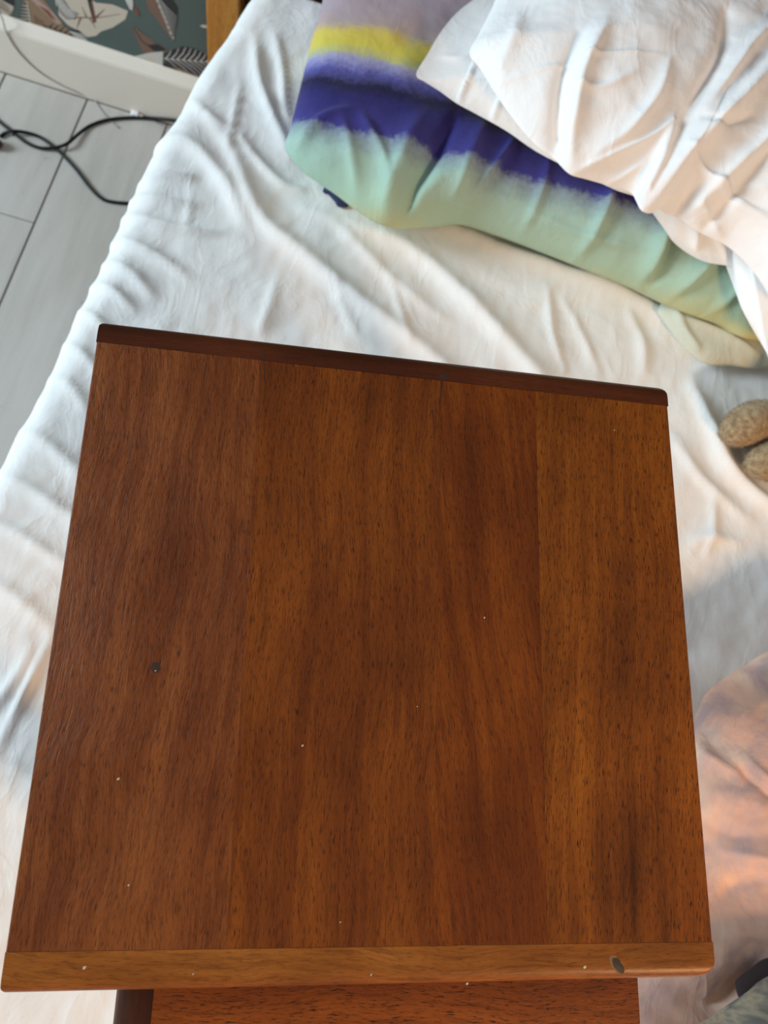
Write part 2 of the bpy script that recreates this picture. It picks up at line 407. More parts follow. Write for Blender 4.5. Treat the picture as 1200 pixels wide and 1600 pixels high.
slope = (EP[8, 0]-EP[0, 0])/(EP[8, 1]-EP[0, 1])
YS0, YS1 = -1.05, YW-.135
ys = np.arange(YS0, YS1, .0052)
xe = np.interp(ys, EP[:, 1], EP[:, 0]); lo = ys < EP[0, 1]; xe[lo] = EP[0, 0]+(ys[lo]-EP[0, 1])*.10
R_E = .034
a_in = np.concatenate([np.linspace(-.34, -R_E*1.57, 24), np.linspace(-R_E*1.57, 0, 12)[1:], np.arange(.005, 1.55, .0052)])
A, Yg = np.meshgrid(a_in, ys); XE = np.repeat(xe[:, None], len(a_in), 1)
X = np.where(A >= 0, XE+R_E+A, XE+R_E-R_E*np.sin(np.clip(-A/R_E, 0, math.pi/2)))
Zg = np.where(A >= 0, ZB, ZB-R_E+R_E*np.cos(np.clip(-A/R_E, 0, math.pi/2)))
hang = np.clip(-A-R_E*1.57, 0, None); Zg = Zg-hang; X = X+hang*.16
XY = np.stack([X, Yg], -1)
zs = ZB
SR = [
 # long folds across the bed
 px([(330, 190), (362, 240), (402, 338), (470, 402), (560, 474), (668, 556), (760, 640)], zs, .011, .030, .016),
 px([(560, 360), (640, 392), (716, 460), (805, 556), (880, 640)], zs, .012, .034, .017),
 px([(690, 352), (800, 398), (880, 428), (960, 456), (1046, 500), (1110, 540)], zs, .012, .018, .030),
 px([(470, 330), (520, 352), (590, 420), (650, 470), (690, 500)], zs, .005, .020, .012),
 px([(852, 452), (856, 480), (862, 526), (880, 580)], zs, .005, .006, .008),
 px([(876, 470), (900, 510), (934, 585)], zs, .004, .008, .008),
 px([(980, 490), (1000, 530), (1006, 580)], zs, .005, .012, .014),
 px([(430, 440), (420, 480), (405, 520)], zs, .004, .014, .010),
 px([(520, 430), (530, 470), (560, 530)], zs, .003, .008, .008),
 px([(610, 440), (622, 480), (640, 540)], zs, .003, .006, .008),
 px([(250, 215), (300, 232), (350, 290), (378, 350)], zs, .010, .026, .014),
 px([(300, 150), (320, 180), (352, 200)], zs, .005, .012, .010),
 px([(376, 130), (366, 180), (356, 232)], zs, .004, .006, .007),
 px([(398, 60), (404, 120), (420, 170), (452, 240)], zs, .008, .012, .012),
 px([(430, 60), (440, 110), (444, 160), (450, 190)], zs, .006, .008, .009),
 px([(372, 210), (400, 250), (440, 290), (470, 300)], zs, .006, .010, .010),
 px([(300, 300), (296, 340), (290, 370)], zs, .002, .005, .006),
 # gathers along the hanging edge
 px([(226, 286), (258, 284), (300, 290)], zs-.01, .007, .009, .007),
 px([(210, 312), (250, 322), (300, 330)], zs-.01, .006, .010, .008),
 px([(198, 340), (240, 358), (300, 372), (340, 376)], zs-.01, .008, .013, .008),
 px([(180, 376), (220, 396), (262, 420), (290, 440)], zs-.01, .008, .013, .008),
 px([(166, 412), (206, 436), (240, 470)], zs-.01, .008, .013, .009),
 px([(146, 446), (180, 464), (212, 494)], zs-.01, .007, .009, .007),
 px([(126, 486), (150, 504), (176, 530)], zs-.01, .006, .008, .007),
 px([(104, 538), (130, 558), (160, 590)], zs-.01, .006, .009, .008),
 px([(80, 590), (110, 606), (140, 650)], zs-.01, .005, .012, .010),
 px([(36, 674), (72, 694), (112, 730), (150, 760)], zs, .008, .018, .012),
 px([(6, 744), (48, 766), (100, 800), (150, 830)], zs, .007, .014, .009),
 px([(-20, 812), (30, 836), (92, 876), (140, 900)], zs, .006, .012, .008),
 px([(-30, 900), (20, 930), (80, 980)], zs, .006, .016, .012),
 px([(-10, 1180), (20, 1120), (62, 1036), (80, 990)], zs, .005, .007, .008),
 px([(-40, 1130), (10, 1080), (50, 1010)], zs, .004, .008, .008),
 px([(-30, 1180), (10, 1192), (50, 1210)], zs, .003, .006, .006),
 # right of the tables
 px([(1080, 610), (1104, 668), (1130, 728), (1180, 778), (1230, 810)], zs, .014, .022, .016),
 px([(1050, 690), (1082, 740), (1120, 776), (1160, 810)], zs, .007, .018, .012),
 px([(1090, 575), (1140, 566), (1200, 560)], zs, .006, .010, .010),
 px([(1080, 860), (1100, 840), (1150, 850)], zs, .006, .018, .016),
 px([(1110, 770), (1112, 820), (1100, 870)], zs, .004, .010, .008),
]
RIDGE = ridges(XY, SR)
soft = fbm(XY, 6, 3, 1)*.004+fbm(XY, 22, 3, 2)*.0016
fine = fbm(XY, 60, 2, 3, (1.0, .45))*.0006
H = RIDGE+soft+fine+.004
# the cloth is pressed flat under the table feet
T2W = lambda x, y, z=0: RZ @ np.array([x, y, z])
FEET = []
for sx in (-1, 1):
    for sy in (-1, 1):
        FEET.append(T2W(sx*(W_T/2-.030), sy*(D_T/2-.032)))
INX, INW, IND, INY = 0.012, .356, .39, -.108
for sx in (-1, 1):
    for sy in (-1, 1):
        FEET.append(T2W(INX+sx*(INW/2-.026), INY+sy*(IND/2-.030)))
press = np.ones(X.shape)
for f in FEET:
    press *= 1-np.exp(-(np.hypot(X-f[0], Yg-f[1])/.045)**4)
H = H*press
up = np.clip(1+A/(R_E*1.57), 0, 1)
Zg = Zg+H*up; X = X-H*(1-up)*1.2
me = grid_mesh('bed_sheet', np.stack([X, Yg, Zg], -1))
sheet = link('bed_sheet', me, M['sheet'])
if me.polygons[len(me.polygons)//2].normal.z < 0: me.flip_normals()
sheet.modifiers.new('thickness', 'SOLIDIFY').thickness = .0012
tag(sheet, 'rumpled white cotton sheet spread over the bed and hanging down its left side', 'sheet')

xm0 = float(np.interp(.3, EP[:, 1], EP[:, 0]))
bed = empty('bed', 'bed under the white sheet, its orange pine headboard post against the wallpaper', 'bed', (0, 0, 0))
XL = lambda y: float(np.interp(y, EP[:, 1], EP[:, 0]))+.055
bm = bmesh.new()
ya, yb_ = YS0+.02, YS1-.02
vs = []
for z in (.26, ZB-.014):
    for (x, y) in ((XL(ya)+.03, ya), (1.15, ya), (1.15, yb_), (XL(yb_)+.02, yb_)): vs.append(bm.verts.new((x, y, z)))
for q in ((3, 2, 1, 0), (4, 5, 6, 7), (0, 1, 5, 4), (1, 2, 6, 5), (2, 3, 7, 6), (3, 0, 4, 7)): bm.faces.new([vs[i] for i in q])
bmesh.ops.bevel(bm, geom=list(bm.edges), offset=.03, segments=4, profile=.5, affect='EDGES')
from_bm('mattress', bm, M['ticking'], bed, True)
yp = YW-.085
pl, pr = aty(322, 60, yp)[0], aty(373.5, 15, yp)[0]
for xa in (pl, 1.12):
    bm = bmesh.new(); bm_box(bm, (xa+(pr-pl)/2, yp+.036, .55), (pr-pl, .066, 1.1), .004, 2)
    from_bm('headboard_post', bm, M['pine'], bed)
bm = bmesh.new(); bm_box(bm, ((pr+1.12)/2, yp+.05, .62), (1.12-pr, .022, .72), .003, 1)
from_bm('headboard_panel', bm, M['darkpanel'], bed)
bm = bmesh.new(); bm_box(bm, ((pr+1.12)/2, yp+.036, 1.03), (1.12-pr, .05, .09), .004, 2)
from_bm('headboard_rail', bm, M['pine'], bed)
xr = xm0+.20
for xa in (xr, 1.11):
    bm = bmesh.new(); bm_box(bm, (xa, (ya+yb_)/2, .19), (.028, yb_-ya-.02, .13), .003, 1)
    from_bm('side_rail', bm, M['pine'], bed)
    for yy in (ya+.08,):
        bm = bmesh.new(); bm_box(bm, (xa, yy, .13), (.06, .06, .26), .004, 1)
        from_bm('bed_leg', bm, M['pine'], bed)

# ------------------------------------------------------------------ pillows
def pillow(name, outl, ze, ht, hb, folds, mat, n=300, nr=64, pw=2.6, q=.55, soft=.006, seed=0, edge_wob=.0, parent=None, tilt=None, center=None, floorz=None, finesc=26):
    O = resample(catmull(outl, 10), n); c = O.mean(0) if center is None else np.array(center)
    rho = 1-(np.linspace(1, 0, nr))**1.6; rho[0] = 0.004
    def plane(x, y): return 0 if tilt is None else tilt(x, y)
    def shell(rh, hgt, sgn):
        P = c+(O-c)[None]*rh[:, None, None]
        f = (1-rh**pw)**q
        return P, f
    P, f = shell(rho, ht, 1)
    F = np.repeat(f[:, None], n, 1)
    rad = (O-c)/np.linalg.norm(O-c, axis=1)[:, None]
    disp = ridges(P, folds)+fbm(P, 7, 3, seed)*soft+fbm(P, finesc, 3, seed+1)*soft*.22
    fade = np.clip((1-rho)/.05, 0, 1)**.7
    k = (rho**5)[:, None]
    nz = np.sqrt(1-.75*k**2); nr_ = .85*k
    D = disp*np.maximum(fade, .22)[:, None]
    T = np.empty((nr, n, 3)); T[..., :2] = P+rad[None]*(nr_*D)[..., None]; T[..., 2] = ze+ht*F+nz*D
    if tilt is not None: T[..., 2] += plane(P[..., 0], P[..., 1])
    rb = np.linspace(1, .02, 14)[1:]; Pb, fb = shell(rb, hb, -1)
    B = np.empty((len(rb), n, 3)); B[..., :2] = Pb; B[..., 2] = ze-hb*fb[:, None]
    # keep the underside clear of the bulge above
    if tilt is not None: B[..., 2] += plane(Pb[..., 0], Pb[..., 1])
    G = np.concatenate([T, B], 0)
    if floorz is not None: G[..., 2] = np.maximum(G[..., 2], floorz)
    me = grid_mesh(name, G, True)
    bm = bmesh.new(); bm.from_mesh(me); bmesh.ops.holes_fill(bm, edges=[e for e in bm.edges if e.is_boundary])
    bmesh.ops.recalc_face_normals(bm, faces=bm.faces); bm.to_mesh(me); bm.free()
    return link(name, me, mat, parent)

# tie-dyed pillow: colour bands run along its long front edge
zt = ZB+.05
n0 = at(520, 172, ZB+.115)[:2]; n1 = at(1000, 318, ZB+.115)[:2]
tdir = (n1-n0)/np.linalg.norm(n1-n0); ndir = np.array([-tdir[1], tdir[0]])
def dyecolor(n, v):
    at_ = n.n('ShaderNodeAttribute', _attribute_name='dye'); s = at_.outputs['Fac']
    wv = n.noise(v, 9, 4, .6); w2 = n.noise(n.coord(scale=(60, 60, 60)), 1, 4, .65)
    st = n.noise(n.coord(scale=(130, 130, 20)), 1, 3, .6)
    s = n.math('ADD', s, n.math('MULTIPLY', n.math('SUBTRACT', wv, .5), .034))
    s = n.math('ADD', s, n.math('MULTIPLY', n.math('SUBTRACT', w2, .5), .016))
    s = n.math('ADD', s, n.math('MULTIPLY', n.math('SUBTRACT', st, .5), .02))
    s = n.math('ADD', n.math('MULTIPLY', s, 1/.40), .5)      # -0.20 m .. +0.20 m from the navy/mint line
    S = lambda m_: .5+m_/.40
    c = n.ramp(s, [(S(-.19), lin(214, 196, 148)), (S(-.15), lin(190, 194, 146)), (S(-.115), lin(166, 194, 170)), (S(-.055), lin(160, 188, 174)), (S(-.028), lin(132, 146, 156)),
                   (S(-.016), lin(58, 54, 124)), (S(.03), lin(38, 34, 98)), (S(.052), lin(20, 18, 52)), (S(.075), lin(84, 82, 150)), (S(.095), lin(150, 148, 186)), (S(.108), lin(184, 182, 120)),
                   (S(.125), lin(206, 190, 74)), (S(.15), lin(206, 184, 84)), (S(.168), lin(176, 156, 150)), (S(.198), lin(168, 150, 156))])
    return c
M['tiedye'] = cloth('tie_dyed_cotton', dyecolor, crink=.0004)
tp_px = [(446, 232), (452, 206), (464, 160), (476, 110), (488, 62), (500, 20), (512, -30), (534, -70), (700, -80), (900, -20), (1100, 120), (1250, 260), (1300, 400), (1262, 520), (1178, 530),
         (1130, 508), (1070, 486), (1000, 452), (940, 428), (860, 396), (780, 366), (716, 346), (672, 350), (640, 352), (606, 352), (570, 336), (524, 302), (476, 268)]
tz = [ZB+.058]*28
TO = [at(a, b, z)[:2] for (a, b), z in zip(tp_px, tz)]
zf = ZB+.11
TF = [px([(700, 215), (676, 262), (640, 310), (628, 344)], zf-.02, -.016, .012, .016),
      px([(640, 220), (612, 290), (600, 340)], zf-.03, .010, .022, .018),
      px([(740, 225), (716, 290), (712, 340)], zf-.03, .010, .022, .018),
      px([(790, 244), (770, 276), (738, 312)], zf-.02, .008, .008, .010),
      px([(936, 300), (926, 352), (906, 400)], zf-.03, .010, .010, .012),
      px([(1021, 356), (1012, 392), (1004, 440)], zf-.03, .015, .012, .014),
      px([(1038, 370), (1032, 402), (1022, 450)], zf-.03, -.010, .010, .012),
      px([(1106, 412), (1082, 436), (1040, 470)], zf-.03, .010, .009, .012),
      px([(1142, 446), (1128, 474), (1100, 500)], zf-.04, .007, .008, .010),
      px([(840, 280), (830, 330), (815, 370)], zf-.03, .005, .008, .010),
      px([(560, 200), (590, 250), (606, 290)], zf-.02, .008, .007, .009),
      px([(530, 210), (545, 260), (560, 310)], zf-.03, .007, .012, .010),
      px([(462, 225), (500, 196), (540, 190)], zf-.02, .007, .010, .010),
      px([(980, 420), (900, 395), (820, 362)], zf-.05, .004, .005, .007)]
tie = pillow('tie_dyed_pillow', TO, ZB+.055, .075, .038, TF, M['tiedye'], n=520, nr=90, pw=5.5, q=.5, soft=.007, seed=11)
me = tie.data; vc = np.empty(len(me.vertices)*3); me.vertices.foreach_get('co', vc); vc = vc.reshape(-1, 3)
dye = (vc[:, :2]-n0) @ ndir + (np.minimum(vc[:, 2], ZB+.11)-(ZB+.11))*.55
at_ = me.attributes.new('dye', 'FLOAT', 'POINT'); at_.data.foreach_set('value', dye.astype(np.float32))
tag(tie, 'tie-dyed pillow banded yellow, navy and mint green lying on the bed', 'pillow')
# its open pillowcase end spilling out below at the right
M['mintflap'] = cloth('pale_mint_cotton', lambda n, v: n.mix(lin(212, 208, 188), lin(192, 200, 186), n.noise(v, 14, 3)))
FLP = [at(a, b, ZB+.03)[:2] for a, b in [(1032, 480), (1042, 500), (1062, 528), (1086, 552), (1112, 566), (1146, 568), (1190, 572), (1230, 560), (1220, 500), (1130, 450), (1060, 450)]]
flap = pillow('pillowcase_end', FLP, ZB+.022, .018, .006, [px([(1052, 486), (1066, 515), (1090, 545)], ZB+.03, .006, .006, .008), px([(1060, 500), (1110, 520), (1180, 556)], ZB+.03, .007, .010, .012)], M['mintflap'],
              n=160, nr=24, pw=4, soft=.003, seed=15, parent=tie)
flap['label'] = 'pale mint pillowcase end folded under the pillow'
M['indigo'] = cloth('indigo_cotton', lin(52, 60, 92))
TAB = [at(a, b, ZB+.02)[:2] for a, b in [(505, 294), (511, 296), (518, 303), (525, 311), (530, 318), (546, 316), (540, 292), (514, 282)]]
tab = pillow('pillowcase_underside', TAB, ZB+.012, .004, .003, [], M['indigo'], n=60, nr=10, soft=.001, parent=tie)
tab['label'] = 'dark blue corner of the underside peeping out'

# white pillows
def tl(a, za, c_, zc):                  # plane that falls along the pillows' front edge
    sa = at(*a, za)[:2] @ tdir; sc_ = at(*c_, zc)[:2] @ tdir; g_ = (zc-za)/(sc_-sa)
    return lambda x, y: za+(x*tdir[0]+y*tdir[1]-sa)*g_
pz = tl((650, 115), ZB+.150, (1200, 560), ZB+.138)
def onplane(a, b, f):                   # sight line meets a sloping plane
    k2 = f(0, 0); k0 = f(1, 0)-k2; k1 = f(0, 1)-k2; d = ray(a, b)
    t = (k0*CP[0]+k1*CP[1]+k2-CP[2])/(d[2]-k0*d[0]-k1*d[1]); return (CP+t*d)[:2]
lw_px = [(650, 116), (668, 84), (690, 48), (716, 18), (744, -4), (800, -50), (900, -80), (1050, -70), (1220, 40), (1340, 280), (1320, 480), (1260, 590), (1212, 576), (1196, 548), (1168, 500), (1154, 468), (1152, 432), (1148, 418),
         (1098, 408), (1056, 382), (1032, 350), (1000, 312), (960, 296), (900, 268), (840, 238), (790, 204), (740, 176), (714, 162), (686, 142), (664, 128)]
LO = [onplane(a, b, pz) for a, b in lw_px]
zl = ZB+.15
LF = [px([(712, 172), (722, 146), (738, 108)], zl, .004, .0022, .003), px([(770, 190), (776, 170), (790, 150)], zl, .003, .005, .006), px([(690, 90), (720, 98), (745, 92)], zl, .003, .008, .008),
      px([(1076, 352), (1086, 366), (1092, 384)], zl, .006, .006, .008), px([(1178, 440), (1190, 500), (1204, 550)], zl-.03, .007, .008, .008), px([(1110, 366), (1130, 384), (1142, 400)], zl, .004, .006, .006)]
lower = pillow('white_pillow', LO, 0.0, .052, .004, LF, M['white_flange'], n=700, nr=120, pw=3.2, q=1.6, soft=.003, seed=21, tilt=pz)
tag(lower, 'flat white pillow with a stitched hem, squashed under the plump white pillow', 'pillow', 'white pillows')
pu = tl((735, 85), ZB+.215, (1200, 500), ZB+.195)
up_px = [(734, 84), (748, 54), (770, 10), (790, -30), (840, -70), (960, -96), (1150, -60), (1300, 40), (1370, 240), (1340, 430), (1280, 510), (1230, 500), (1196, 450), (1178, 426), (1152, 398), (1128, 380),
         (1090, 362), (1062, 342), (1042, 334), (1028, 327), (1016, 333), (1002, 328), (994, 312), (984, 300), (950, 290), (915, 280), (890, 272), (866, 250), (836, 226), (806, 192), (778, 152), (752, 110)]
UO = [onplane(a, b, pu) for a, b in up_px]
zu = ZB+.27
UF = [px([(902, 60), (884, 110), (884, 160), (892, 215), (904, 262), (925, 285)], zu, -.013, .018, .013),
      px([(936, 60), (912, 110), (910, 170), (922, 220)], zu, .011, .012, .018),
      px([(1030, 120), (1020, 160), (990, 196), (950, 212)], zu, .008, .014, .012),
      px([(920, 222), (970, 216), (1020, 206), (1050, 190)], zu, .006, .005, .007),
      px([(940, 236), (990, 236), (1026, 226)], zu, .005, .004, .006),
      px([(1040, 210), (1034, 250), (1020, 290), (1010, 320)], zu-.02, .014, .010, .016),
      px([(1200, 110), (1150, 170), (1110, 210), (1060, 260), (1030, 310)], zu-.02, .014, .020, .018),
      px([(1230, 160), (1180, 240), (1120, 290), (1060, 330)], zu-.03, .010, .016, .016),
      px([(1120, 40), (1110, 110), (1080, 160), (1064, 190)], zu, -.010, .018, .014),
      px([(1200, 60), (1160, 90), (1130, 130), (1090, 180)], zu, .008, .012, .016),
      px([(1090, 196), (1120, 206), (1160, 196)], zu, -.006, .006, .008),
      px([(1060, 240), (1100, 270), (1150, 300), (1210, 340)], zu-.02, .004, .005, .005),
      px([(1080, 270), (1130, 305), (1180, 336), (1230, 376)], zu-.03, .005, .005, .006),
      px([(1090, 310), (1140, 350), (1200, 396)], zu-.04, .006, .006, .007),
      px([(1080, 330), (1130, 370), (1190, 420)], zu-.05, .006, .006, .007),
      px([(1080, 300), (1072, 330), (1086, 366)], zu-.04, -.014, .012, .012),
      px([(1190, 240), (1150, 300), (1110, 350)], zu-.03, -.008, .010, .014),
      px([(760, 92), (800, 98), (870, 104), (960, 112), (1010, 118)], zu-.01, .0025, .004, .004),
      px([(900, 130), (940, 140), (980, 130)], zu, .004, .008, .008),
      px([(820, 0), (806, 60), (790, 110)], zu, .005, .016, .014)]
upper = pillow('white_pillow', UO, 0.0, .095, .028, UF, M['white_pillow'], n=560, nr=110, pw=2.6, q=.75, soft=.007, seed=31, tilt=pu)
tag(upper, 'plump creased white pillow on top of the pile in the upper right', 'pillow', 'white pillows')

# ------------------------------------------------------------------ plush toy and duvet
def furc(n, v):
    return n.ramp(n.noise(v, 130, 4, .6), [(.3, lin(136, 112, 80)), (.5, lin(166, 142, 108)), (.7, lin(188, 166, 132))])
nfur = NT('beige_plush_fur'); nfur.base(furc(nfur, nfur.coord())); nfur.rough(.95); nfur.b.inputs['Sheen Weight'].default_value = .3
nfur.b.inputs['Specular IOR Level'].default_value = .1; M['fur'] = nfur.m
def furry(name, c, ax, rz, parent, ry=0, blades=4200, ln=.0055):
    """soft ellipsoid with short pile"""
    bm = bmesh.new(); bmesh.ops.create_icosphere(bm, subdivisions=4, radius=1)
    M3 = Matrix.Rotation(rz, 3, 'Z') @ Matrix.Rotation(ry, 3, 'Y')
    for v in bm.verts:
        k = 1+.05*mnoise.noise(v.co*2.2+Vector((c[0]*9, 1, 2)))
        v.co = M3 @ Vector((v.co.x*ax[0], v.co.y*ax[1], v.co.z*ax[2]))*k
    bmesh.ops.recalc_face_normals(bm, faces=bm.faces); fs = list(bm.faces); R = random.Random(7)
    for _ in range(blades):
        f = fs[R.randrange(len(fs))]; a, b, d = [v.co for v in f.verts]; u, w_ = R.random(), R.random()
        if u+w_ > 1: u, w_ = 1-u, 1-w_
        p = a+(b-a)*u+(d-a)*w_; nn = f.normal
        t = Vector((R.uniform(-1, 1), R.uniform(-1, 1), R.uniform(-1, 1))).cross(nn).normalized()
        lean = (nn*1.0+t*.9+Vector((-.5, .2, -.2))).normalized()
        s = nn.cross(lean).normalized()*.00035
        try: bm.faces.new([bm.verts.new(p-s), bm.verts.new(p+s), bm.verts.new(p+lean*ln*R.uniform(.6, 1.2))])
        except ValueError: pass
    for v in bm.verts: v.co += Vector(c)
    return from_bm(name, bm, M['fur'], parent, True)
plush_c = at(1290, 680, ZB+.06)
plush = empty('plush_toy', 'beige furry plush toy lying at the right edge of the bed', 'toy', (0, 0, 0))
zp = ZB+.05
pa = at(1172, 662, zp); pb = at(1214, 716, zp-.006)
furry('paw', pa, (.050, .030, .034), math.radians(40), plush)
furry('paw', pb, (.050, .031, .034), math.radians(32), plush)
pc = at(1335, 700, ZB+.082)
furry('body', pc, (.11, .10, .08), .3, plush, blades=6000)
furry('head', at(1480, 640, ZB+.085), (.075, .075, .07), .3, plush, blades=4000)
for a, b in ((1450, 590), (1540, 640)): furry('ear', at(a, b, ZB+.135), (.03, .03, .015), .3, plush, blades=900)

def duv(n, v):
    a = n.noise(v, 6.5, 4, .6); b = n.noise(n.coord(loc=(3, 1, 0)), 9, 5, .65, 1.0)
    c = n.ramp(a, [(.34, lin(208, 176, 168)), (.47, lin(234, 190, 168)), (.58, lin(240, 208, 184)), (.72, lin(216, 176, 170))])
    return n.mix(c, lin(170, 154, 164), n.math('MULTIPLY', n.ramp(b, [(.5, (0, 0, 0)), (.68, (1, 1, 1))]), .7))
M['duvet'] = cloth('pink_tie_dyed_duvet', duv, crink=.0007)
def duv2(n, v):
    b = n.noise(n.coord(scale=(6, 34, 10), rot=(0, 0, -.9)), 1, 4, .6)
    return n.ramp(b, [(.38, lin(98, 104, 104)), (.47, lin(140, 146, 140)), (.54, lin(190, 190, 168)), (.64, lin(120, 130, 130))])
M['duvet2'] = cloth('grey_green_tie_dyed_duvet', duv2, crink=.0006)
zd = ZB+.08
DO_px = [(1090, 1112), (1104, 1084), (1130, 1062), (1164, 1040), (1204, 1016), (1300, 980), (1460, 1000), (1560, 1160), (1600, 1400), (1560, 1640), (1420, 1800), (1200, 1860), (1020, 1800), (960, 1700), (950, 1610), (950, 1540), (966, 1440), (1010, 1320), (1050, 1210), (1076, 1150)]
DO = [at(a, b, zd)[:2] for a, b in DO_px]
zq = ZB+.15
DF = [px([(1118, 1120), (1124, 1164), (1140, 1190), (1168, 1210)], zq, .010, .010, .010), px([(1140, 1120), (1138, 1150), (1152, 1180)], zq, -.010, .014, .012),
      px([(1176, 1180), (1190, 1206), (1216, 1240)], zq, .009, .008, .008), px([(1164, 1196), (1188, 1226), (1210, 1250)], zq, -.009, .008, .008),
      px([(1120, 1290), (1160, 1308), (1210, 1300)], zq, -.006, .020, .014), px([(1110, 1260), (1160, 1250), (1200, 1256)], zq, .008, .03, .02),
      px([(1126, 1410), (1160, 1380), (1210, 1370)], zq, -.008, .020, .016), px([(1120, 1450), (1170, 1462), (1220, 1474)], zq, .005, .012, .008),
      px([(1140, 1332), (1190, 1340), (1220, 1352)], zq, .005, .008, .008),
      px([(1070, 1560), (1120, 1585), (1150, 1560), (1200, 1500)], zq, -.030, .022, .022), px([(990, 1560), (1030, 1600), (1060, 1660)], zq, .006, .02, .012)]
DF = [(p_, h_*.6, l_, r_) for p_, h_, l_, r_ in DF]
duvet = pillow('tie_dyed_duvet', DO, zd, .085, .07, DF, M['duvet'], n=420, nr=110, pw=3.2, q=.55, soft=.012, seed=41)
tag(duvet, 'bunched pink and lavender tie-dyed duvet beside the tables at lower right', 'duvet')
GF_px = [(1090, 1616), (1120, 1594), (1150, 1572), (1180, 1552), (1214, 1526), (1300, 1490), (1400, 1520), (1440, 1640), (1380, 1780), (1240, 1840), (1110, 1780), (1070, 1680)]
GO = [at(a, b, ZB+.19)[:2] for a, b in GF_px]
gf = pillow('turned_back_fold', GO, ZB+.19, .045, .05, [px([(1130, 1610), (1170, 1586), (1230, 1556)], ZB+.22, .006, .006, .008), px([(1150, 1630), (1190, 1606), (1240, 1590)], ZB+.22, .006, .008, .008)], M['duvet2'], n=240, nr=50, pw=3, q=.55, soft=.006, seed=51, parent=duvet)
gf['label'] = 'grey-green side of the duvet turned back'
M['foldshade'] = cloth('painted_fold_shadow', lin(74, 64, 66))  # shadow in the hollow of the duvet fold, put in as a dark patch
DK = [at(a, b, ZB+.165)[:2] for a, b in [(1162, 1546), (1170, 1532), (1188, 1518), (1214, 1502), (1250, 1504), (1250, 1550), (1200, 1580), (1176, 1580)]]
dk = pillow('fold_shadow_patch', DK, ZB+.150, .012, .01, [], M['foldshade'], n=100, nr=14, soft=.002, seed=55, parent=duvet)
dk['label'] = 'dark patch standing in for the shadow in the hollow of the fold'

# ------------------------------------------------------------------ nest of two tables
def nose_strip(name, w, d, th, r_nose, r_end, r_end2, mat, parent, y0, sgn, seg=8, ztop=0.0, xc=0.0, bot=None):
    """board across the table end: rounded nose along its outer edge, rounded plan corners"""
    bm = bmesh.new()
    # plan outline from inner edge round to outer corners
    pts = [(-w/2, 0)]
    for k in range(seg+1):
        a = k/seg*math.pi/2; pts.append((-w/2+r_end*(1-math.cos(a)), d-r_end+r_end*math.sin(a)))
    nx = 24
    for k in range(1, nx): pts.append((-w/2+r_end+(w-r_end-r_end2)*k/nx, d))
    for k in range(seg+1):
        a = k/seg*math.pi/2; pts.append((w/2-r_end2+r_end2*math.sin(a), d-r_end2+r_end2*math.cos(a)))
    pts.append((w/2, 0))
    # rings: top inset .. down the nose
    rings = []
    prof = [(r_nose*(1-math.sin(a)), -r_nose*(1-math.cos(a))) for a in np.linspace(0, math.pi/2, seg+1)]
    rb = min(.004, r_nose)
    prof += [(0, -th+rb), (rb*.3, -th+rb*.3), (rb, -th)]
    cx, cy = 0, 0
    for ins, dz in prof:
        row = []
        for (x, y) in pts:
            ex = min(1, ins/max(r_nose, 1e-6))
            yy = min(y, d-ins) if ins > 0 else y
            hx = w/2-min(ins, .006)*.03
            row.append(bm.verts.new((xc+max(-hx, min(hx, x)), y0+sgn*yy, ztop+dz)))
        rings.append(row)
    for a, b in zip(rings[:-1], rings[1:]):
        for i in range(len(pts)-1): bm.faces.new((a[i], a[i+1], b[i+1], b[i]))
        bm.faces.new((a[-1], a[0], b[0], b[-1]))
    bm.faces.new(rings[0]); bm.faces.new(rings[-1][::-1])
    bmesh.ops.remove_doubles(bm, verts=bm.verts, dist=1e-6)
    bmesh.ops.recalc_face_normals(bm, faces=bm.faces)
    o = from_bm(name, bm, mat, parent, True)
    es = o.modifiers.new('edges', 'EDGE_SPLIT'); es.split_angle = math.radians(40)
    return o
def board(name, quad, ztop, th, mat, parent, bevel=.00015, side=None, rnd=.0025):
    bm = bmesh.new()
    lo = [bm.verts.new((x, y, ztop-th)) for x, y in quad]; hi = [bm.verts.new((x, y, ztop)) for x, y in quad]
    bm.faces.new(lo[::-1]); bm.faces.new(hi)
    for i in range(4): bm.faces.new((lo[i], lo[(i+1) % 4], hi[(i+1) % 4], hi[i]))
    es = list(bm.edges)
    if side:
        i = {'l': 3, 'r': 1}[side]; e = bm.edges.get((hi[i], hi[(i+1) % 4])); es.remove(e)
        bmesh.ops.bevel(bm, geom=[e], offset=rnd, segments=5, profile=.5, affect='EDGES'); es = []
    if es: bmesh.ops.bevel(bm, geom=es, offset=bevel, segments=2, profile=.5, affect='EDGES')
    bmesh.ops.recalc_face_normals(bm, faces=bm.faces)
    o = from_bm(name, bm, mat, parent, bool(side))
    if side: o.modifiers.new('edges', 'EDGE_SPLIT').split_angle = math.radians(30)
    return o
def leg(parent, x, y, zt_, h, mat, s=.034, taper=.78):
    bm = bmesh.new(); bmesh.ops.create_cube(bm, size=1)
    for v in bm.verts:
        k = 1 if v.co.z > 0 else taper
        v.co = Vector((x+v.co.x*s*k, y+v.co.y*s*k, zt_-h if v.co.z < 0 else zt_))
    bmesh.ops.bevel(bm, geom=list(bm.edges), offset=.003, segments=2, profile=.5, affect='EDGES')
    return from_bm('leg', bm, mat, parent)
def bar(name, parent, c, s, mat, bevel=.002):
    bm = bmesh.new(); bm_box(bm, c, s, bevel, 1); return from_bm(name, bm, mat, parent)

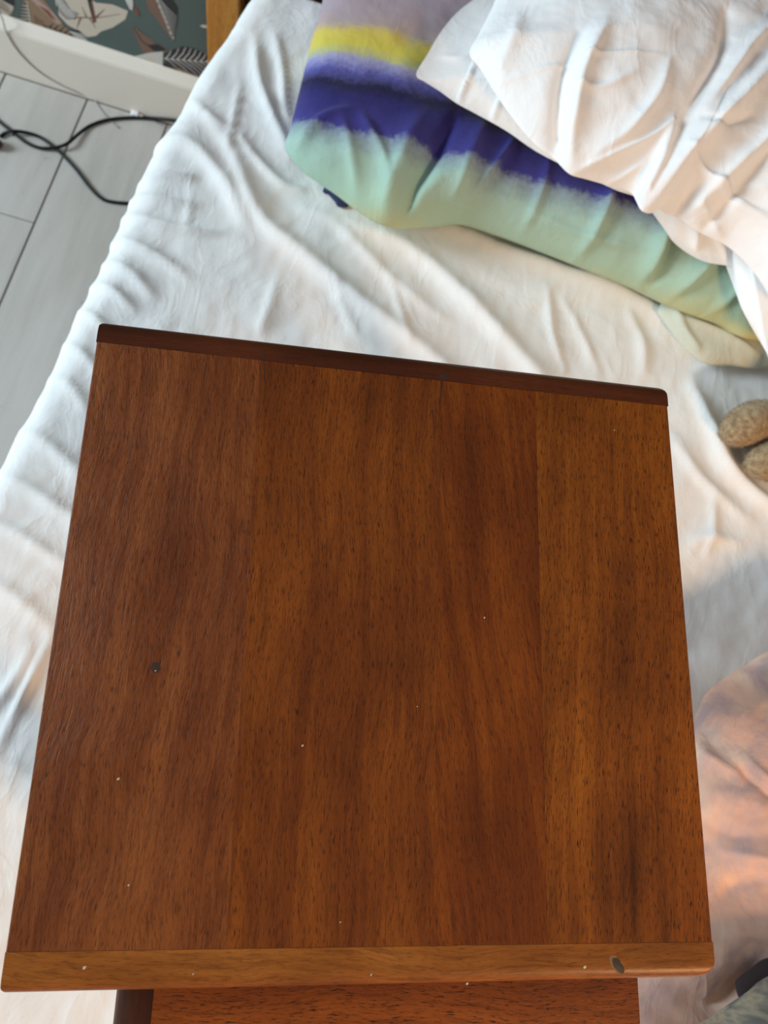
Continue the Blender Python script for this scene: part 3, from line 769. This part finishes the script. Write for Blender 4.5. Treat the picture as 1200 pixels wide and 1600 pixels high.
TK = .026
big = empty('nesting_table', 'larger reddish-brown hardwood nesting table with a four-board top and end strips', 'table', (0, 0, ZB+.002), TH, 'nest of two tables')
HT = ZT-ZB-.002
def tpx(a, b, z=ZT):                    # a mark seen on the table top, in the table's own coordinates
    p = RZ.T @ at(a, b, z); return p[0], p[1]
ST_N, ST_F = .0225, .0205
yn, yf = -D_T/2+ST_N, D_T/2-ST_F
nose_strip('end_strip', W_T+.0006, ST_N, TK, .009, .004, .013, M['strip_near'], big, yn, -1, ztop=HT)
s2 = nose_strip('end_strip', W_T+.001, ST_F, TK, .013, .007, .009, M['strip_far'], big, yf, 1, ztop=HT)
s2['label'] = 'end strip along the far edge, shade put into its darker colour'
g = .00003; gy = .00022
xb = [(-W_T/2, -W_T/2), (tpx(352, 1500)[0], tpx(408, 560)[0]), (tpx(676, 1500)[0], tpx(690, 590)[0]), (tpx(856, 1490)[0], tpx(836, 600)[0]), (W_T/2, W_T/2)]
for i in range(4):
    (a0, a1), (b0, b1) = xb[i], xb[i+1]
    board('board', [(a0+g, yn+gy), (b0-g, yn+gy), (b1-g, yf-gy), (a1+g, yf-gy)], HT, TK, M['board%d' % (i+1)], big, side={0: 'l', 3: 'r'}.get(i), rnd=.0012 if i == 0 else .0018)
def blob(name, a, b, la, lb, rot, mat, h=.0003, z=ZT):
    x, y = tpx(a, b, z); bm = bmesh.new(); n = 14
    c = bm.verts.new((x, y, HT+h)); rr = []
    R = random.Random(int(a*7+b))
    for k in range(n):
        t = 2*math.pi*k/n; q = 1+R.uniform(-.08, .08); u, v_ = la*math.cos(t)*q, lb*math.sin(t)*q
        rr.append(bm.verts.new((x+u*math.cos(rot)-v_*math.sin(rot), y+u*math.sin(rot)+v_*math.cos(rot), HT+.00003)))
    for k in range(n): bm.faces.new((c, rr[k], rr[(k+1) % n]))
    bmesh.ops.recalc_face_normals(bm, faces=bm.faces)
    return from_bm(name, bm, mat, big)
blob('knot_ring', 963, 1507, .0063, .0037, -.9, M['knot_ring'], .00012)
blob('wood_knot', 965, 1508, .0058, .0031, -.9, M['knot'], .0003)
blob('wood_knot', 243, 1043, .0030, .0036, .2, M['crack'], .00010)
blob('wood_knot', 694, 588, .0034, .0026, .2, M['crack'], .00012)
for (a, b, c_, d, w_) in ((410, 548, 414, 600, .0006), (690, 590, 686, 636, .0007), (676, 640, 678, 690, .0004)):
    p, q = np.array(tpx(a, b)), np.array(tpx(c_, d)); poly = strip([p, (p+q)/2+np.array([.0006, 0]), q], w_, w_*.25)
    bm = bmesh.new(); bm.faces.new([bm.verts.new((x, y, HT+.00006)) for x, y in poly]); bmesh.ops.recalc_face_normals(bm, faces=bm.faces)
    o_ = from_bm('crack', bm, M['crack'], big)
for a, b, r in ((473, 1165, .0011), (185, 1217, .0013), (201, 1383, .0009), (757, 965, .0010), (914, 1511, .0016), (730, 1537, .0012), (580, 1523, .0009), (132, 1512, .0015), (960, 672, .0008), (302, 1522, .0007), (243, 1048, .0008), (532, 1441, .0007), (652, 1104, .0006)):
    blob('paint_fleck', a, b, r*.75, r*.5, .6, M['fleck'], .00035)
for sx in (-1, 1):
    for sy in (-1, 1): leg(big, sx*(W_T/2-.030), sy*(D_T/2-.032), HT-TK, HT-TK, M['leg'])
for sx in (-1, 1): bar('apron', big, (sx*(W_T/2-.026), 0, HT-TK-.022), (.016, D_T-.10, .044), M['leg'])
bar('apron', big, (0, D_T/2-.026, HT-TK-.022), (W_T-.10, .016, .044), M['leg'])
for sx in (-1, 1): bar('stretcher', big, (sx*(W_T/2-.026), 0, .05), (.014, D_T-.095, .024), M['leg'])

sm_top = HT-.042
small = empty('nesting_table', 'smaller matching hardwood nesting table pushed under the larger one, its front edge poking out', 'table', (*(RZ @ np.array([INX, INY, 0]))[:2], ZB+.002), TH, 'nest of two tables')
y0s = -IND/2+.10
CAP = .024
nose_strip('end_strip', INW-CAP, .10, .022, .012, .002, .006, M['inner'], small, y0s, -1, ztop=sm_top, xc=CAP/2)
cp = board('end_cap', [(-INW/2, -IND/2), (-INW/2+CAP-g, -IND/2), (-INW/2+CAP-g, y0s-g), (-INW/2, y0s-g)], sm_top, .022, M['inner_end'], small, side='l', rnd=.015)
cp['label'] = 'darker rounded left edge'
k_ = 4
for i in range(k_):
    xa, xb_ = -INW/2+INW*i/k_, -INW/2+INW*(i+1)/k_
    board('board', [(xa+g, y0s+g), (xb_-g, y0s+g), (xb_-g, IND/2-.022), (xa+g, IND/2-.022)], sm_top, .022, M['board%d' % (k_-i)], small)
nose_strip('end_strip', INW, .0215, .022, .01, .008, .008, M['strip_far'], small, IND/2-.0215, 1, ztop=sm_top)
for sx in (-1, 1):
    for sy in (-1, 1): leg(small, sx*(INW/2-.026), sy*(IND/2-.030), sm_top-.022, sm_top-.022, M['leg'], .030)
for sx in (-1, 1): bar('apron', small, (sx*(INW/2-.024), 0, sm_top-.022-.018), (.014, IND-.09, .036), M['leg'])
bar('apron', small, (0, IND/2-.026, sm_top-.022-.018), (INW-.09, .014, .036), M['leg'])

# ------------------------------------------------------------------ cables on the floor
M['cable'] = plain('black_rubber', lin(13, 13, 14), .5, .1, 60, .25)
M['wire'] = plain('grey_wire', lin(150, 142, 138), .5, .1, 60)
M['plug'] = plain('dark_red_plastic', lin(70, 34, 28), .5, .2, 60)
M['clip'] = plain('white_plastic', lin(232, 230, 226), .4, .03, 60)
rc = .0036
def fpts(lst, z): return [at(a, b, z if not isinstance(z, list) else z[i]) for i, (a, b) in enumerate(lst)]
c1 = tube('power_cable', fpts([(-70, 140), (-30, 166), (0, 191), (18, 205), (40, 222), (62, 231), (84, 231), (104, 225), (122, 210), (140, 197), (165, 188), (200, 184)],
          [rc]*5+[rc*1.2, rc*2, rc*3.0, rc*2]+[rc]*3)+[aty(236, 185, YB-rc-.001), aty(270, 188, YB-rc-.001), aty(320, 197, YB-rc-.001), aty(380, 216, YB-rc-.001)], rc, M['cable'])
tag(c1, 'black power cable curving along the baseboard and on under the bed', 'cable', 'power cables on the floor')
cab2 = empty('power_cable', 'black power cable with a dark red plug, looping down to the bed edge', 'cable', (0, 0, 0), 0, 'power cables on the floor')
tube('cord', fpts([(0, 214), (8, 208), (20, 205), (40, 207), (62, 214), (82, 228), (100, 244), (120, 266), (140, 292), (156, 308), (172, 315), (205, 318), (250, 318), (320, 330)],
          [rc, rc*1.4, rc*3.0, rc*2, rc, rc*1.0, rc]+[rc]*7), rc, M['cable'], cab2)
bm = bmesh.new(); p_ = at(-12, 222, .012); bmesh.ops.create_uvsphere(bm, u_segments=16, v_segments=10, radius=1)
for v in bm.verts: v.co = Vector((v.co.x*.022+p_[0], v.co.y*.013+p_[1], v.co.z*.012+p_[2]))
pl_ = from_bm('plug', bm, M['plug'], cab2, True); pl_['label'] = 'dark red plug'
yw_ = YB-.0015
w1 = tube('thin_wire', [aty(-6, 8, YW-.003), aty(4, 30, YB-.002), aty(10, 50, yw_), aty(24, 74, yw_), aty(45, 98, yw_), aty(70, 118, yw_), aty(98, 134, yw_), aty(118, 143, yw_), at(140, 153, .002), at(150, 160, .0014), at(158, 172, .0014), at(170, 186, .0014), at(186, 200, .0014)], .0013, M['wire'])
tag(w1, 'thin grey wire running down the white baseboard', 'wire', 'thin grey wires')
w2 = tube('thin_wire', fpts([(214, 180), (236, 188), (256, 196), (280, 204), (330, 225)], .0014), .0013, M['wire'])
tag(w2, 'thin grey wire on the floor beside the black cable and the bed', 'wire', 'thin grey wires')
bm = bmesh.new(); p_ = at(211, 178, .006); bm_box(bm, (p_[0], p_[1], .006), (.018, .012, .012), .003, 3)
bm_box(bm, (p_[0]+.012, p_[1], .004), (.012, .006, .008), .002, 2)
tag(from_bm('cable_clip', bm, M['clip'], None, True), 'small white plastic cable clip against the baseboard', 'clip')
